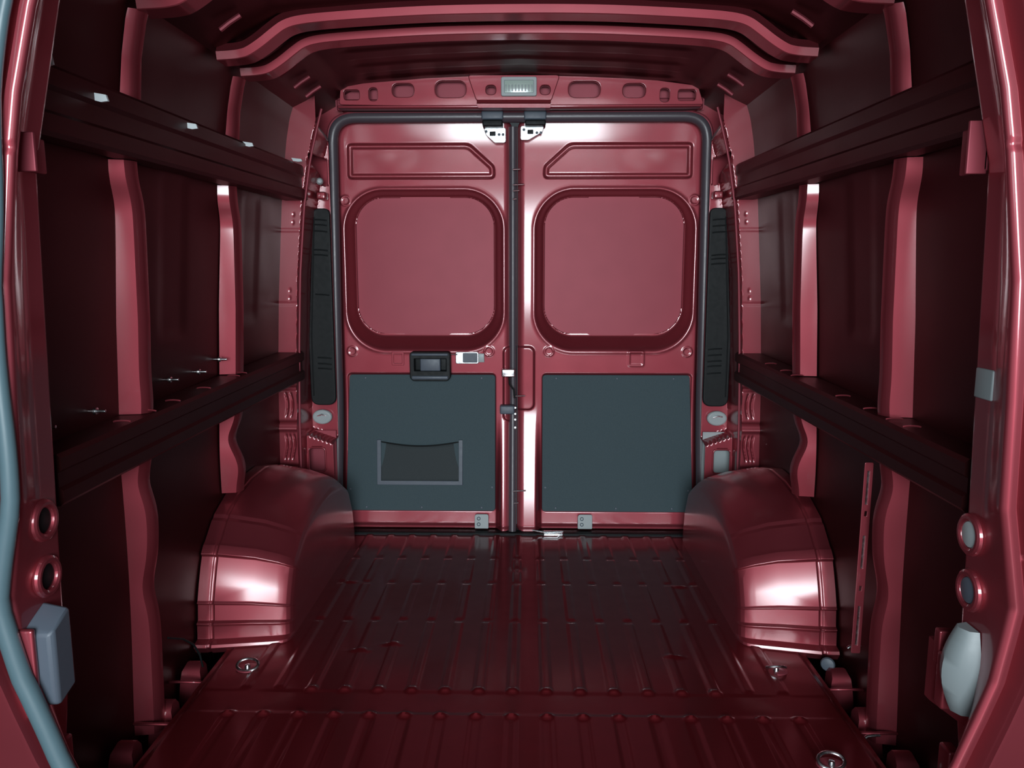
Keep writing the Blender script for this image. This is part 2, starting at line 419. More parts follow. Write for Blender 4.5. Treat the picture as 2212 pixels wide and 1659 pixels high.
# top latches with rubber buffers, one on each door
def top_latch(d, u0, v0, u1, v1, bu0, bu1, bv1, s):
    a = PY(u0, v0, 3.19); c = PY(u1, v1, 3.19)
    xs = (a[0], c[0]); x0, x1 = min(xs), max(xs)
    if s < 0: pts = [(x0, a[2]), (x1, a[2]), (x1, c[2]), (x0+.045, c[2]), (x0+.012, c[2]+.028)]
    else: pts = [(x1, a[2]), (x0, a[2]), (x0, c[2]), (x0+.03, c[2]), (x1-.008, c[2]+.030)]
    cx = (x0+x1)/2; cz = a[2]-.022
    pl = slab('top_latch', rpoly(pts, .008, 5), 3.185, .010, CHROME, d, holes=[rpoly([(cx-.020, cz-.009), (cx+.004, cz-.009), (cx+.004, cz+.009), (cx-.020, cz+.009)], .003, 3)], bev=.002)
    b = MB(); b.box(cx-.026, cx+.012, 3.198, 3.205, cz-.014, cz+.014, .001); b.build('latch_pocket', BLACK, pl)
    for q in (-.034, .018, .034):
        b = MB(); b.cyl((cx+q, 3.186, cz-.004+.012*(q < 0)), (0, -1, 0), .0055, .005, 12, bev=.001); b.build('latch_rivet', GREYP, pl)
    p = PY(bu0, 243, 3.16); q = PY(bu1, bv1, 3.16); y0, y1 = 3.13, 3.22
    b = MB(); b.box(min(p[0], q[0]), max(p[0], q[0]), y0+.02, y1, p[2]-.028, p[2]+.012, .006)
    b.build('striker_housing', GREYP, pl)
    b = MB(); b.box(min(p[0], q[0])+.004, max(p[0], q[0])-.002, y0+.012, y1, q[2], p[2]-.03, .006); b.build('latch_buffer', BLACK, pl)
top_latch(door_left, 1045, 277, 1092, 308, 1040, 1087, 274, -1)
top_latch(door_right, 1125, 273, 1175, 302, 1132, 1180, 272, 1)

# middle lock and its rod at the seam
def at(u, v, Y): p = PY(u, v, Y); return (p[0], Y, p[2])
lk = MB(); a = at(1084, 797, 3.2); c = at(1112, 814, 3.2); lk.box(a[0], c[0], 3.19, 3.215, c[2], a[2], .004)
lock = lk.build('centre_lock', CHROME, door_left)
b = MB(); b.tube([at(1100, 815, 3.21), at(1101, 830, 3.21), at(1110, 842, 3.21), at(1112, 860, 3.21)], .004, 8); b.build('lock_rod', BLACK, lock)
b = MB(); b.box(at(1078, 0, 3.2)[0], at(1112, 0, 3.2)[0], 3.196, 3.24, at(0, 890, 3.2)[2], at(0, 872, 3.2)[2], .006); b.build('lock_bracket', GREYP, lock)
for v in (880, 893, 905, 922):
    b = MB(); b.cyl(at(1113, v, 3.215), (0, -1, 0), .004, .006, 10); b.build('lock_screw', CHROME, lock)
for v, l in ((366, 16), (399, 24), (412, 14), (430, 8), (856, 26), (1055, 28), (1080, 12)):
    b = MB(); p = at(1108, v, 3.212); q = at(1108+l, v-1, 3.212); b.tube([p, q], .003, 8); b.build('hinge_pin', CHROME, door_right)
# dark rubber between the doors
b = MB(); b.tube([(-.026, 3.262+float(DS(z))-.10*max(.5-z, 0), z) for z in lin(.01, 1.70, .05)], .017, 12, flat=1.0); b.build('seam_seal', RUBBER, door_left)
# white anchor straps low on the doors
def strap(d, u0, u1, v0, v1):
    a = PY(u0, v0, 3.225); c = PY(u1, v1, 3.225)
    s = slab('floor_bolt_plate', rpoly([(a[0], c[2]), (c[0], c[2]), (c[0], a[2]), (a[0], a[2])], [.003, .003, .008, .012], 5), 3.225, .006, WHITE, d, bev=.0015)
    s['label'] = 'white plate with two round bolts'
    for k in (.28, .70):
        p = (a[0]+.016, 3.2245, a[2]+(c[2]-a[2])*k)
        b = MB(); b.tube([(p[0]+.0065*math.cos(t), 3.2235, p[2]+.0065*math.sin(t)) for t in [2*math.pi*i/16 for i in range(16)]], .0016, 6, True); b.build('bolt', GREYP, s)
strap(door_left, 1028, 1056, 1103, 1131); strap(door_right, 1247, 1276, 1104, 1132)
# bottom latch of the right door
bl = MB(); p = at(1188, 1137, 3.20); bl.box(p[0]-.03, p[0]+.055, 3.18, 3.225, .0, .012, .004)
bt = bl.build('bottom_latch', CHROME, door_right)
b = MB(); b.tube([at(1150, 1135, 3.19), at(1172, 1139, 3.19), at(1215, 1138, 3.19)], .004, 8); b.build('latch_rod', CHROME, bt)

# every fitting follows the lean of its door
def lean(o):
    for c in o.children:
        if c.name.startswith(('window_blank', 'outer_skin', 'seam_seal', 'top_latch')): continue
        for v in c.data.vertices: v.co.y += float(DS(v.co.z))
        lean(c)
lean(door_left); lean(door_right)
# door seal around the opening
loop = [q for q in rpoly([(-.779, -.02), (.779, -.02), (.757, 1.727), (-.757, 1.727)], [.02, .02, .10, .10], 12)]
loop = [q for q in loop if q[1] > -.021]
path = []
for i, q in enumerate(loop):
    r_ = loop[(i+1) % len(loop)]; d = math.hypot(r_[0]-q[0], r_[1]-q[1]); k = max(1, int(d/.05))
    for j in range(k): path.append((q[0]+(r_[0]-q[0])*j/k, 3.200+float(DS(q[1]+(r_[1]-q[1])*j/k)), q[1]+(r_[1]-q[1])*j/k))
b = MB(); b.tube(path, .023, 12, True); ds = b.build('door_seal', RUBBER)
tag(ds, 'dark grey rubber seal running round the rear door opening', 'seal')
b = MB(); b.tube([(x*1.020, y-.012, z+.012*(z > 1.6)) for x, y, z in path], .006, 8, True); o = b.build('seal_lip', SATIN, ds)

# ------------------------------------------------------------------ header panel above the doors
HY = 3.08
def hz(u, v): p = PY(u, v, HY); return (p[0], p[2])
hl = rpoly([hz(733, 225), hz(1018, 229), hz(1200, 229), hz(1520, 226), hz(1507, 186), hz(1400, 172), hz(1250, 166), hz(1106, 163), hz(960, 166), hz(830, 172), hz(737, 184)], [.01, .001, .001, .01, .02, .2, .3, .3, .3, .2, .02], 6)
def ov(u0, v0, u1, v1, r):
    a = hz(u0, v0); c = hz(u1, v1); return rpoly([(a[0], c[1]), (c[0], c[1]), (c[0], a[1]), (a[0], a[1])], r, 6)
hs = [ov(741, 193, 778, 217, .014), ov(795, 188, 817, 219, .018), ov(845, 179, 896, 211, .030), ov(937, 173, 1009, 212, .036), ov(1048, 184, 1073, 207, .022),
      ov(1165, 184, 1190, 207, .022), ov(1226, 174, 1299, 212, .036), ov(1344, 179, 1396, 212, .030), ov(1425, 189, 1447, 221, .018), ov(1464, 192, 1504, 218, .014)]
hp = slab('header_panel', hl, HY, .004, PAINT, None, holes=hs, bev=.0018)
tag(hp, 'red pressed panel with oval holes above the rear doors', 'header panel')
for h in hs:                                                   # turned-in rims of the holes
    cx = sum(q[0] for q in h)/len(h); cz_ = sum(q[1] for q in h)/len(h)
    r0 = [(x, HY-.0012, z) for x, z in h]; r1 = [(cx+(x-cx)*.95, HY+.002, cz_+(z-cz_)*.93) for x, z in h]; r2 = [(cx+(x-cx)*.93, HY+.014, cz_+(z-cz_)*.90) for x, z in h]
    b = MB(); b.loft([r0, r1, r2], True, False, False); o = b.build('hole_rim', PAINT, hp); fix_normals(o)
    md = o.modifiers.new('s', 'SOLIDIFY'); md.thickness = .001
# inner structure behind the holes and the flange under the panel
b = MB()
b.box(-.73, .73, HY+.075, HY+.079, 1.745, 1.86); b.box(-.72, .72, HY+.045, HY+.075, 1.742, 1.785, .006)
b.build('inner_reinforcement', SATIN, hp)
b = MB(); b.box(-.705, .705, HY-.002, HY+.14, 1.742, 1.752, .003); b.build('lower_flange', PAINT, hp)
a = hz(1015, 186); c = hz(1205, 186); e = hz(1030, 229); f_ = hz(1190, 229); g0 = hz(1034, 236); g1 = hz(1188, 236)
b = MB()                                                        # raised centre with the lamp
lampholes = [ov(1048, 184, 1073, 207, .022), ov(1165, 184, 1190, 207, .022)]
cp = slab('lamp_carrier', rpoly([(e[0], e[1]+.022), (f_[0], f_[1]+.022), (c[0]+.004, c[1]+.035), (a[0]-.004, a[1]+.035)], .008, 5), HY-.012, .012, PAINT, hp, holes=lampholes, bev=.003)
b = MB(); b.loft([[(e[0], HY-.012, e[1]+.024), (f_[0], HY-.012, f_[1]+.024), (f_[0], HY+.01, f_[1]+.024), (e[0], HY+.01, e[1]+.024)],
                  [(e[0], HY-.002, e[1]+.016), (f_[0], HY-.002, f_[1]+.016), (f_[0], HY+.02, f_[1]+.016), (e[0], HY+.02, e[1]+.016)],
                  [(e[0]+.002, HY-.034, e[1]+.002), (f_[0]-.002, HY-.034, f_[1]+.002), (f_[0], HY+.02, f_[1]+.002), (e[0], HY+.02, e[1]+.002)],
                  [(g0[0], HY-.034, g0[1]), (g1[0], HY-.034, g1[1]), (g1[0], HY+.02, g1[1]), (g0[0], HY+.02, g0[1])]])
o = b.build('carrier_lip', PAINT, cp, angle=20); fix_normals(o)
for u in (1040, 1087, 1130, 1180): pass
# the lamp
a = hz(1084, 171); c = hz(1158, 209)
def box4(a, c, i): return [(a[0]+i, c[1]+i), (c[0]-i, c[1]+i), (c[0]-i, a[1]-i), (a[0]+i, a[1]-i)]
lampt = empty('cargo_lamp', ((a[0]+c[0])/2, HY-.013, (a[1]+c[1])/2))
tag(lampt, 'pale rectangular cargo lamp set in the header above the doors', 'lamp')
def under(o, par):
    o.parent = par; o.matrix_parent_inverse = Matrix.Translation(par.location).inverted(); return o
under(slab('lamp_housing', rpoly(box4(a, c, 0), .006, 5), HY-.026, .014, WHITE, None, holes=[rpoly(box4(a, c, .009), .004, 4)], bev=.002), lampt)
b = MB(); b.box(a[0]+.009, c[0]-.009, HY-.022, HY-.012, c[1]+.009, a[1]-.009, .003)
le = under(b.build('lamp_lens', LENS), lampt)
b = MB()
for k in range(9):
    x = a[0]+.016+k*(c[0]-a[0]-.032)/8; b.box(x-.0025, x+.0025, HY-.0238, HY-.018, c[1]+.016, a[1]-.026, .001)
o = b.build('lens_ribs', WHITE, le)

def tilt(o):
    if o.type == 'MESH':
        for v in o.data.vertices: v.co.y -= (v.co.z-1.79)*.07
    for c in o.children: tilt(c)
tilt(hp); tilt(lampt)
# ------------------------------------------------------------------ roof bows
def bow_path(dz=0, x_end=.83):
    xs = [0, .12, .25, .38, .50, .585, .63, .66, .70, .74, .765, .79, x_end]
    zz = [1.815, 1.8145, 1.812, 1.806, 1.799, 1.792, 1.782, 1.762, 1.732, 1.708, 1.702, 1.699, 1.697]
    R = list(zip(xs, zz)); return [(-x, z+dz) for x, z in R[::-1]]+[(x, z+dz) for x, z in R[1:]]
def smooth_path(P, n=3):
    for _ in range(n):
        Q = [P[0]]
        for a, b in zip(P[:-1], P[1:]): Q += [(a[0]*.75+b[0]*.25, a[1]*.75+b[1]*.25), (a[0]*.25+b[0]*.75, a[1]*.25+b[1]*.75)]
        P = Q+[P[-1]]
        if len(P) > 90: break
    return P
def make_bow(Y, label, hh=.027, dz=0, xe=.83):
    P = smooth_path(bow_path(dz, xe), 2); b = MB(); rings = []
    # hat section: two flanges and a raised web, as offsets along the path normal (n) and y
    sec = [(.001, .0), (-.001, .002), (-.004, hh-.004), (0, hh), (.012, hh+.02), (.06, hh+.02), (.064, hh), (.068, hh-.004), (.068, .003), (.064, .0)]
    for i, (x, z) in enumerate(P):
        p0, p1 = P[max(i-1, 0)], P[min(i+1, len(P)-1)]; t = np.array([p1[0]-p0[0], p1[1]-p0[1]]); t /= np.linalg.norm(t); nx, nz = -t[1], t[0]
        if nz < 0: nx, nz = -nx, -nz
        rings.append([(x+nx*h, Y+y, z+nz*h) for y, h in sec])
    b.loft(rings); o = b.build('roof_bow', PAINT, angle=25); fix_normals(o)
    return tag(o, label, 'roof bow', 'roof bows')
make_bow(2.40, 'red curved roof bow farthest back, nearest the rear doors')
make_bow(2.22, 'red curved roof bow in the middle, close in front of the rearmost bow')
make_bow(1.80, 'red roof bow nearest the viewer, only its bent ends in view', .030, 0, .84)

# ------------------------------------------------------------------ side ribs
def rib(sgn, Y, segs, label, width=.042):
    """segs: list of (z0, z1, fwd(z), inner offset(z)); every segment a lofted hat section"""
    root = empty('side_rib', (sgn*.95, Y, -.02)); tag(root, label, 'rib', 'upright ribs of the side walls')
    for nm, z0, z1, fw, inn in segs:
        rings = []
        for z in lin(z0, z1, .012):
            xi = rib_x(z)+inn(z); xo = skin_x(z)-.0005; y = Y+fw(z); ch = .010
            sec = [(xo, y-.006), (xi+.013, y+.002), (xi+.004, y+.014), (xi, y+.026), (xi, y+width-.006), (xi+.008, y+width), (xo, y+width)]
            rings.append([(sgn*x, yy, z) for x, yy in sec])
        b = MB(); b.loft(rings); o = b.build(nm, PAINT, angle=28); fix_normals(o); under(o, root)
    return root
def g(z, c, w_): return math.exp(-((z-c)/w_)**2)
zero = lambda z: 0.0
mid_fw = lambda z: -.030*(1/(1+math.exp(-(z-1.30)/.018)))+.0   # leans forward right under the upper rail
def mid_in(z): return .010*g(z, 1.38, .05)
def up_in(z): return .010
for sgn, nm in ((-1, 'left'), (1, 'right')):
    rib(sgn, 1.79, [
        ('upper_section', 1.502, 1.70, lambda z: .010, up_in),
        ('middle_section', .776, 1.366, mid_fw, lambda z: -.004*g(z, .80, .05)),
        ('lower_section', -.06, .667, lambda z: .012*math.sin(z*5), lambda z: .012*g(z, .60, .05)-.006*g(z, .5, .1)+.012*g(z, .33, .06))],
        'red upright rib nearest the viewer on the %s side wall' % nm)
    rib(sgn, 2.40, [
        ('upper_section', 1.509, 1.70, lambda z: .010, up_in),
        ('middle_section', .790, 1.374, mid_fw, zero),
        ('lower_section', .40, .674, lambda z: .012*math.sin(z*9), lambda z: .022*g(z, .58, .05)-.010*g(z, .48, .05))],
        'red upright rib above the wheel arch on the %s side wall' % nm)

# ------------------------------------------------------------------ longitudinal rails
def rail(name, sgn, y0, y1, ztop, zbot, xin, label, slots, grp):
    root = empty(name, (sgn*.9, y0, zbot(y0))); tag(root, label, 'rail', grp)
    rings = []
    for y in lin(y0, y1, .04):
        zt, zb, xi = ztop(y), zbot(y), xin(y); xo = float(skin_x(zt))-.0005; c = .008
        h = zt-zb
        sec = [(xo, zt), (xi+c, zt), (xi, zt-c), (xi, zt-h*.30), (xi+.008, zt-h*.36), (xi+.008, zb+h*.36), (xi, zb+h*.30), (xi, zb+c), (xi+c, zb), (xo, zb)]
        rings.append([(sgn*x, y, z) for x, z in sec])
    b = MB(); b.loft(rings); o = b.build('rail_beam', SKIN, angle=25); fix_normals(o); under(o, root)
    for y in slots:
        zt, xi = ztop(y), xin(y)
        b = MB(); b.tube([(sgn*(xi+.022+.02*math.sin(t)), y-.012+.0*t, zt+.0015+.006*math.cos(t/2)**2) for t in [-1.4+2.8*k/8 for k in range(9)]], .0022, 6)
        under(b.build('slot_lip', PAINT), root)
    return root
for sgn, nm in ((-1, 'left'), (1, 'right')):
    rail('upper_rail', sgn, 1.30, 3.02, lambda y: 1.500+.012*(y-1.8), lambda y: 1.368+.012*(y-1.8), lambda y: .832-.012*(y-1.8),
         'dark red upper rail running the length of the %s wall' % nm, [], 'long rails of the side walls')
    rail('lower_rail', sgn, 1.42, 3.02, lambda y: .775+.02*(y-1.8), lambda y: .668+.012*(y-1.8), lambda y: .862-.004*(y-1.8),
         'dark red lower rail with slots along the %s wall' % nm, [1.70, 1.82, 1.95, 2.14, 2.36, 2.42] if sgn < 0 else [1.68, 1.76, 1.88, 2.05, 2.40, 2.5, 2.66], 'long rails of the side walls')
# pale shapes painted as daylight leaks over the left upper rail and studs over the left lower rail
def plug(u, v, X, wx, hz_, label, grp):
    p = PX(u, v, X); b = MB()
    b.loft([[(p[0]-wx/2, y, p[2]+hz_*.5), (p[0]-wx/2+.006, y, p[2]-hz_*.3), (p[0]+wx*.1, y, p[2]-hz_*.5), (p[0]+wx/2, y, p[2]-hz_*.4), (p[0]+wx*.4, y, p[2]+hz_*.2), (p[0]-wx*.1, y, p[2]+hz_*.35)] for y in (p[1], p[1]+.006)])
    o = b.build('rail_light_leak', LEAK); fix_normals(o); return tag(o, label, 'tab', grp)
gl = 'painted light leaks above the left upper rail'
plug(88, 118, -.828, .040, .040, 'largest painted light leak high on the left wall, nearest the viewer', gl)
plug(213, 209, -.826, .036, .020, 'painted light leak on the left upper rail before the first rib', gl)
plug(411, 271, -.822, .036, .018, 'painted light leak on the left upper rail midway between the two ribs', gl)
plug(535, 311, -.818, .034, .016, 'painted light leak on the left upper rail just past the second rib', gl)
plug(641, 345, -.812, .040, .014, 'smallest painted light leak at the far end of the left upper rail', gl)
gs = 'small bright studs above the left lower rail'
def stud(u, v, X, label, grp, l=.022, r=.004, m=CHROME):
    p = PX(u, v, X); sx = 1 if X < 0 else -1
    b = MB(); b.cyl((p[0]-sx*.02, p[1], p[2]), (sx, 0, 0), r, .02+l, 12, r*.9, .001); b.cyl((p[0]-sx*.003, p[1], p[2]), (sx, 0, 0), r*2.2, .006, 16, r*2.0, .001)
    return tag(b.build('wall_stud', m), label, 'stud', grp)
for (u, v), lb in zip([(97, 922), (207, 888), (368, 820), (430, 803), (475, 776)],
                      ['dim stud low on the left wall, nearest the viewer', 'metal stud just before the first left rib', 'metal stud just past the first left rib', 'metal stud second past the first left rib', 'metal stud touching the second left rib']):
    stud(u, v, -.925, lb, gs)

# ------------------------------------------------------------------ rear corner posts
BXZ = [-.1, .15, .30, .50, .70, .84, 1.1, 1.36, 1.54, 1.70, 1.86]
BXA = [.885, .882, .880, .878, .872, .866, .852, .826, .795, .752, .70]
def bxa(z): return np.interp(z, BXZ, BXA)
def post_y(a, z):
    y = 3.16-.18*sm((a-bxa(z)+.004)/.010)
    low = sm((.425-(a-.78)*.0+ (a-.78)*.35 - z)/.012)                       # lit box low on the post
    y = y-.09*low*(1-sm((a-bxa(z)+.004)/.010))
    out = a > bxa(z)+.006
    for zc, w_, dp in ((.655, .006, .006), (.515, .005, .006), (.490, .007, -.006), (.335, .006, .006), (.318, .004, -.004), (1.27, .003, .002), (.99, .003, .002)):
        y = y+out*dp*np.exp(-((z-zc)/w_)**2)
    for q0, q1, c in ((.535, .64, .905), (.535, .64, .925), (.36, .47, .902), (.36, .47, .918), (.36, .47, .932)):
        y = y+.005*np.exp(-((a-c-.006*np.sin(z*40))/.0035)**2)*sm((z-q0)/.01)*sm((q1-z)/.01)
    for cz in (1.33, 1.30, 1.04, 1.01): y = y+.004*np.exp(-(((a-bxa(z)-.035)**2+(z-cz)**2)/.004**2))
    return y
HOLES = [(.798, .292, .868, .392), (.800, .150, .868, .262)]
def post_keep(a, z):
    k = np.maximum(.770-a, 0)*0-1.0+0*z
    for (x0, z0, x1, z1) in HOLES: k = np.maximum(k, -sd_box(a, z, x0, z0, x1, z1, .018))
    k = np.maximum(k, -sd_box(a, z, .772, 1.455, .800, 1.56, .006))
    return k
for sgn, nm in ((-1, 'left'), (1, 'right')):
    root = field('corner_post', lin(.765, .975, .003), lin(-.08, 1.80, .006), lambda a, z: (sgn*a, post_y(a, z), z), PAINT, None, post_keep, flip=(sgn < 0), thick=.002)
    tag(root, 'red stepped corner post %s of the rear doors' % nm, 'post', 'rear corner posts')
    b = MB(); x0, x1 = sorted((sgn*.77, sgn*.95)); b.box(x0, x1, 3.14, 3.146, .1, .45); b.build('post_backing', WHITE if sgn > 0 else SATIN, root)
    for (hx0, hz0, hx1, hz1) in HOLES:
        lp = [(sgn*x, 3.068, z) for x, z in rpoly([(hx0, hz0), (hx1, hz0), (hx1, hz1), (hx0, hz1)], .018, 5)]
        b = MB(); b.tube(lp, .0035, 8, True); b.build('hole_rim', PAINT, root)
    b = MB(); b.tube([(sgn*(float(bxa(z))-.003), 2.985, z) for z in lin(.05, 1.72, .05)], .005, 8); b.build('post_edge', SATIN, root)
    # vent grille, black with short cross slats
    gx0, gx1, gz0, gz1 = .768, .862, .565, 1.36
    lp = [(sgn*x, z) for x, z in rpoly([(gx0, gz0), (gx1, gz0), (gx1+.002, gz0+.25), (gx1-.035, gz1), (gx0, gz1)], [.03, .03, .1, .02, .02], 6)]
    gr = slab('vent_grille', lp, 3.13, .020, BLACK, None, bev=.005)
    tag(gr, 'tall black slatted vent grille on the %s corner post' % nm, 'vent', 'black vent grilles')
    for z in ([1.32, 1.295, 1.27, 1.18, 1.165, 1.145, .80, .775, .75, .73, .70] if sgn > 0 else [1.32, 1.30, 1.275, 1.20, 1.18, 1.02, .76, .735, .715]):
        b = MB(); b.tube([(sgn*(.775), 3.129, z-.003), (sgn*.80, 3.126, z), (sgn*.832, 3.129, z+.001)], .0028, 8); b.build('slat', BLACK, gr)
    b = MB(); b.tube([(sgn*(gx1-.008-.03*max(0, (z-.85)/.5)), 3.129, z) for z in lin(.60, 1.33, .05)], .003, 6); b.build('grille_edge', BLACK, gr)
    # pale oval buffer
    lp = [(sgn*.826+.034*math.cos(t)*(1), .508+.024*math.sin(t)) for t in [2*math.pi*k/28 for k in range(28)]]
    bf = slab('oval_buffer', lp, 3.135, .022, WHITE, None, bev=.007)
    tag(bf, 'pale oval buffer below the %s vent grille' % nm, 'buffer', 'oval door buffers')
    b = MB(); b.tube([(sgn*.826-.018, 3.134, .512), (sgn*.826, 3.131, .520), (sgn*.826+.020, 3.134, .516)], .0035, 8); b.build('buffer_rib', CHROME, bf)
    # small latch striker block above the grille
    st = MB(); x0, x1 = sorted((sgn*.770, sgn*.806)); st.box(x0, x1, 3.10, 3.15, 1.398, 1.428, .006)
    o = st.build('hinge_stop', PAINT); tag(o, 'small red stop block above the %s vent grille' % nm, 'stop block', 'hinge stops')
    if sgn < 0:
        p = MB(); p.cyl((-.795, 3.12, 1.47), (.3, -1, 0), .014, .012, 16, .010, .003)
        o = p.build('post_plug', WHITE); tag(o, 'pale plug on the left corner post above the stop block', 'plug')

# ------------------------------------------------------------------ wheel arches
def arch(sgn):
    P = [(2.135, -.02), (2.122, .000), (2.126, .010), (2.150, .016), (2.153, .055), (2.149, .064), (2.161, .070), (2.167, .118), (2.160, .124), (2.166, .130), (2.181, .175), (2.201, .225), (2.214, .252),
         (2.209, .262), (2.216, .270), (2.230, .284), (2.242, .290), (2.300, .338), (2.312, .342), (2.322, .352), (2.42, .388), (2.55, .408), (2.70, .410), (2.84, .38), (2.96, .30), (3.02, .18), (3.045, .05), (3.045, -.02)]
    c = np.array([2.60, -.02]); P = np.array(P); rings = []
    st = [(.9575, 1.0, 0), (.935, 1.0, 0), (.922, .998, 0), (.918, .990, 0), (.912, .988, 0), (.907, 1.0, 0), (.80, 1.0, .022), (.735, 1.0, .045), (.715, .996, .054), (.702, .988, .060), (.692, .972, .064), (.686, .95, .068), (.683, .90, .070), (.683, .5, .07)]
    for x, s, dz in st:
        q = c+(P-c)*s; q = q.copy(); q[:, 1] = q[:, 1]-dz*np.clip(q[:, 1]/.33, 0, 1.2)
        rings.append([(sgn*x, y+max(0, .907-x)*(.17 if sgn < 0 else .22), z) for y, z in q])
    b = MB(); b.loft(rings, closed=False, cap0=False, cap1=False); b.f.append(tuple(range(len(b.v)-len(P), len(b.v))))
    o = b.build('wheel_arch', ARCHM, angle=40); fix_normals(o)
    bm_bevel = o.modifiers.new('soft', 'BEVEL'); bm_bevel.width = .0035; bm_bevel.segments = 2; bm_bevel.limit_method = 'ANGLE'; bm_bevel.angle_limit = math.radians(14)
    return o
al = arch(-1); tag(al, 'glossy red wheel arch box at the foot of the left wall', 'wheel arch', 'wheel arches')
ar = arch(1); tag(ar, 'glossy red wheel arch box at the foot of the right wall', 'wheel arch', 'wheel arches')

# ------------------------------------------------------------------ front door pillars beside the viewer
EZ = [-.10, .10, .25, .34, .41, .49, .545, .60, .72, .90, 1.1, 1.32, 1.40, 1.53, 1.66, 1.86]
EA = [.62, .72, .790, .822, .845, .858, .866, .856, .834, .828, .818, .786, .771, .735, .685, .58]
def edge(z): return np.interp(z, EZ, EA)
def front_pillar(sgn, nm):
    def pos(t, z):                      # t < 0: return face running back into the van, t > 0: face towards the viewer
        e = edge(z)
        a = e+np.maximum(t, 0)+.0*z
        y = 1.25+np.maximum(-t, 0)
        back = np.clip(-t/.20, 0, 1)
        a = a+(np.interp(z, [0, .3, .5, 1.3, 1.86], [.90, .865, .86, .835, .70])-e)*sm(back*2.2)*(t < 0)
        a = a+.004*np.exp(-(t/.006)**2)                      # soft corner
        y = y+.004*np.exp(-(t/.006)**2)
        y = y+.022*sm((t-.022)/.006)-.040*sm((t-.036)/.012)  # step between the two bands
        for z0, z1, a0, dp in ((1.12, 1.30, .055, .02), (.84, 1.05, .055, .022), (.70, .80, .05, .018), (1.36, 1.44, .05, .02)):
            y = y+dp*sm((t-a0)/.008)*sm((z-z0)/.012)*sm((z1-z)/.012)
        y = y+.012*np.exp(-((z-.632)/.004)**2)*(t > .04)+.006*np.exp(-((z-1.315)/.003)**2)*(t > -.01)
        return sgn*a, y, z
    o = field('door_pillar', lin(-.13, .24, .0037), lin(-.08, 1.84, .006), pos, PAINT, None, None, flip=(sgn < 0), thick=.002)
    return tag(o, 'red door pillar at the %s edge of the picture' % nm, 'pillar', 'door pillars beside the viewer')
fl = front_pillar(-1, 'left'); fr_ = front_pillar(1, 'right')
b = MB(); b.tube([(-(float(edge(z))+.010+.004*math.sin(z*14)+.05*max(0, z-1.05)), 1.238, z) for z in lin(.02, 1.60, .03)], [.010+.007*max(0, min(1, (1.25-z)/.8)) for z in lin(.02, 1.60, .03)], 12)
sl = b.build('pillar_seal', SEALM); tag(sl, 'pale blue-grey rubber seal down the left door pillar', 'seal')
# round openings with rims, low on the inner side of the pillars
def inner_a(z): return float(np.interp(z, [0, .3, .5, 1.3, 1.86], [.90, .865, .86, .835, .70]))
def boss(sgn, y, z, label, fill, name='round_socket'):
    a = inner_a(z); b = MB()
    b.tube([(sgn*(a-.004), y+.030*math.cos(t), z+.032*math.sin(t)) for t in [2*math.pi*k/24 for k in range(24)]], .008, 10, True)
    o = b.build(name, PAINT)
    b = MB(); b.cyl((sgn*(a+.002), y, z), (-sgn, 0, 0), .028, .004 if fill is BLACK else .010, 24, .024, .002); b.build('socket_fill', fill, o)  # black fill paints the shade of an open hollow, other fills are plugs
    return tag(o, label, 'socket', 'round sockets in the door pillars')
boss(-1, 1.335, .664, 'upper dark round socket on the left door pillar', BLACK)
boss(-1, 1.335, .556, 'lower dark round socket on the left door pillar', BLACK)
boss(1, 1.362, .640, 'upper round socket with a pale plug on the right door pillar', WHITE)
boss(1, 1.356, .535, 'lower round socket with a dull plug on the right door pillar', GREYP)
# slate box low on the left pillar
b = MB()
b.loft([[(-.862, 1.262, .345), (-.815, 1.262, .345), (-.815, 1.262, .475), (-.862, 1.262, .475)],
        [(-.862, 1.270, .335), (-.808, 1.270, .338), (-.808, 1.270, .482), (-.862, 1.270, .486)],
        [(-.862, 1.325, .330), (-.812, 1.325, .350), (-.812, 1.325, .500), (-.862, 1.325, .51)],
        [(-.862, 1.340, .345), (-.830, 1.340, .36), (-.830, 1.340, .49), (-.862, 1.340, .50)]])
gb = b.build('latch_housing', GREYP, angle=30); fix_normals(gb)
md = gb.modifiers.new('soft', 'BEVEL'); md.width = .004; md.segments = 2; md.limit_method = 'ANGLE'
tag(gb, 'slate grey plastic latch housing low on the left door pillar', 'latch housing')
b = MB(); b.box(-.87, -.835, 1.250, 1.262, .32, .49, .005); b.build('mounting_plate', PAINT, gb)
# bracket and pale cup on the right pillar
b = MB()
b.loft([[(.866, 1.30, z0_), (.838-.0, 1.425, z0_), (.838, 1.445, z0_), (.87, 1.45, z0_)] for z0_ in (.275, .29, .34, .40)])
b.box(.83, .868, 1.37, 1.40, .285, .395, .006); b.box(.836, .868, 1.405, 1.425, .36, .43, .004)
sb = b.build('striker_bracket', PAINT, angle=30); fix_normals(sb)
tag(sb, 'pink-red bracket low on the right door pillar', 'bracket')
b = MB(); rings = []
for k in range(13):
    t = k/12; z = .305+.165*t; bul = .030*math.sin(math.pi*(.08+.86*t)); ww = .016+.020*math.sin(math.pi*(.1+.8*t))
    rings.append([(.858, 1.340-ww, z), (.846-bul*.7, 1.340-ww*.8, z), (.838-bul, 1.340, z), (.842-bul*.8, 1.340+ww*.7, z), (.858, 1.340+ww, z)])
b.loft(rings); o = b.build('pale_cup', PALE, angle=50); fix_normals(o); tag(o, 'curved pale grey cup low on the right door pillar', 'cup')
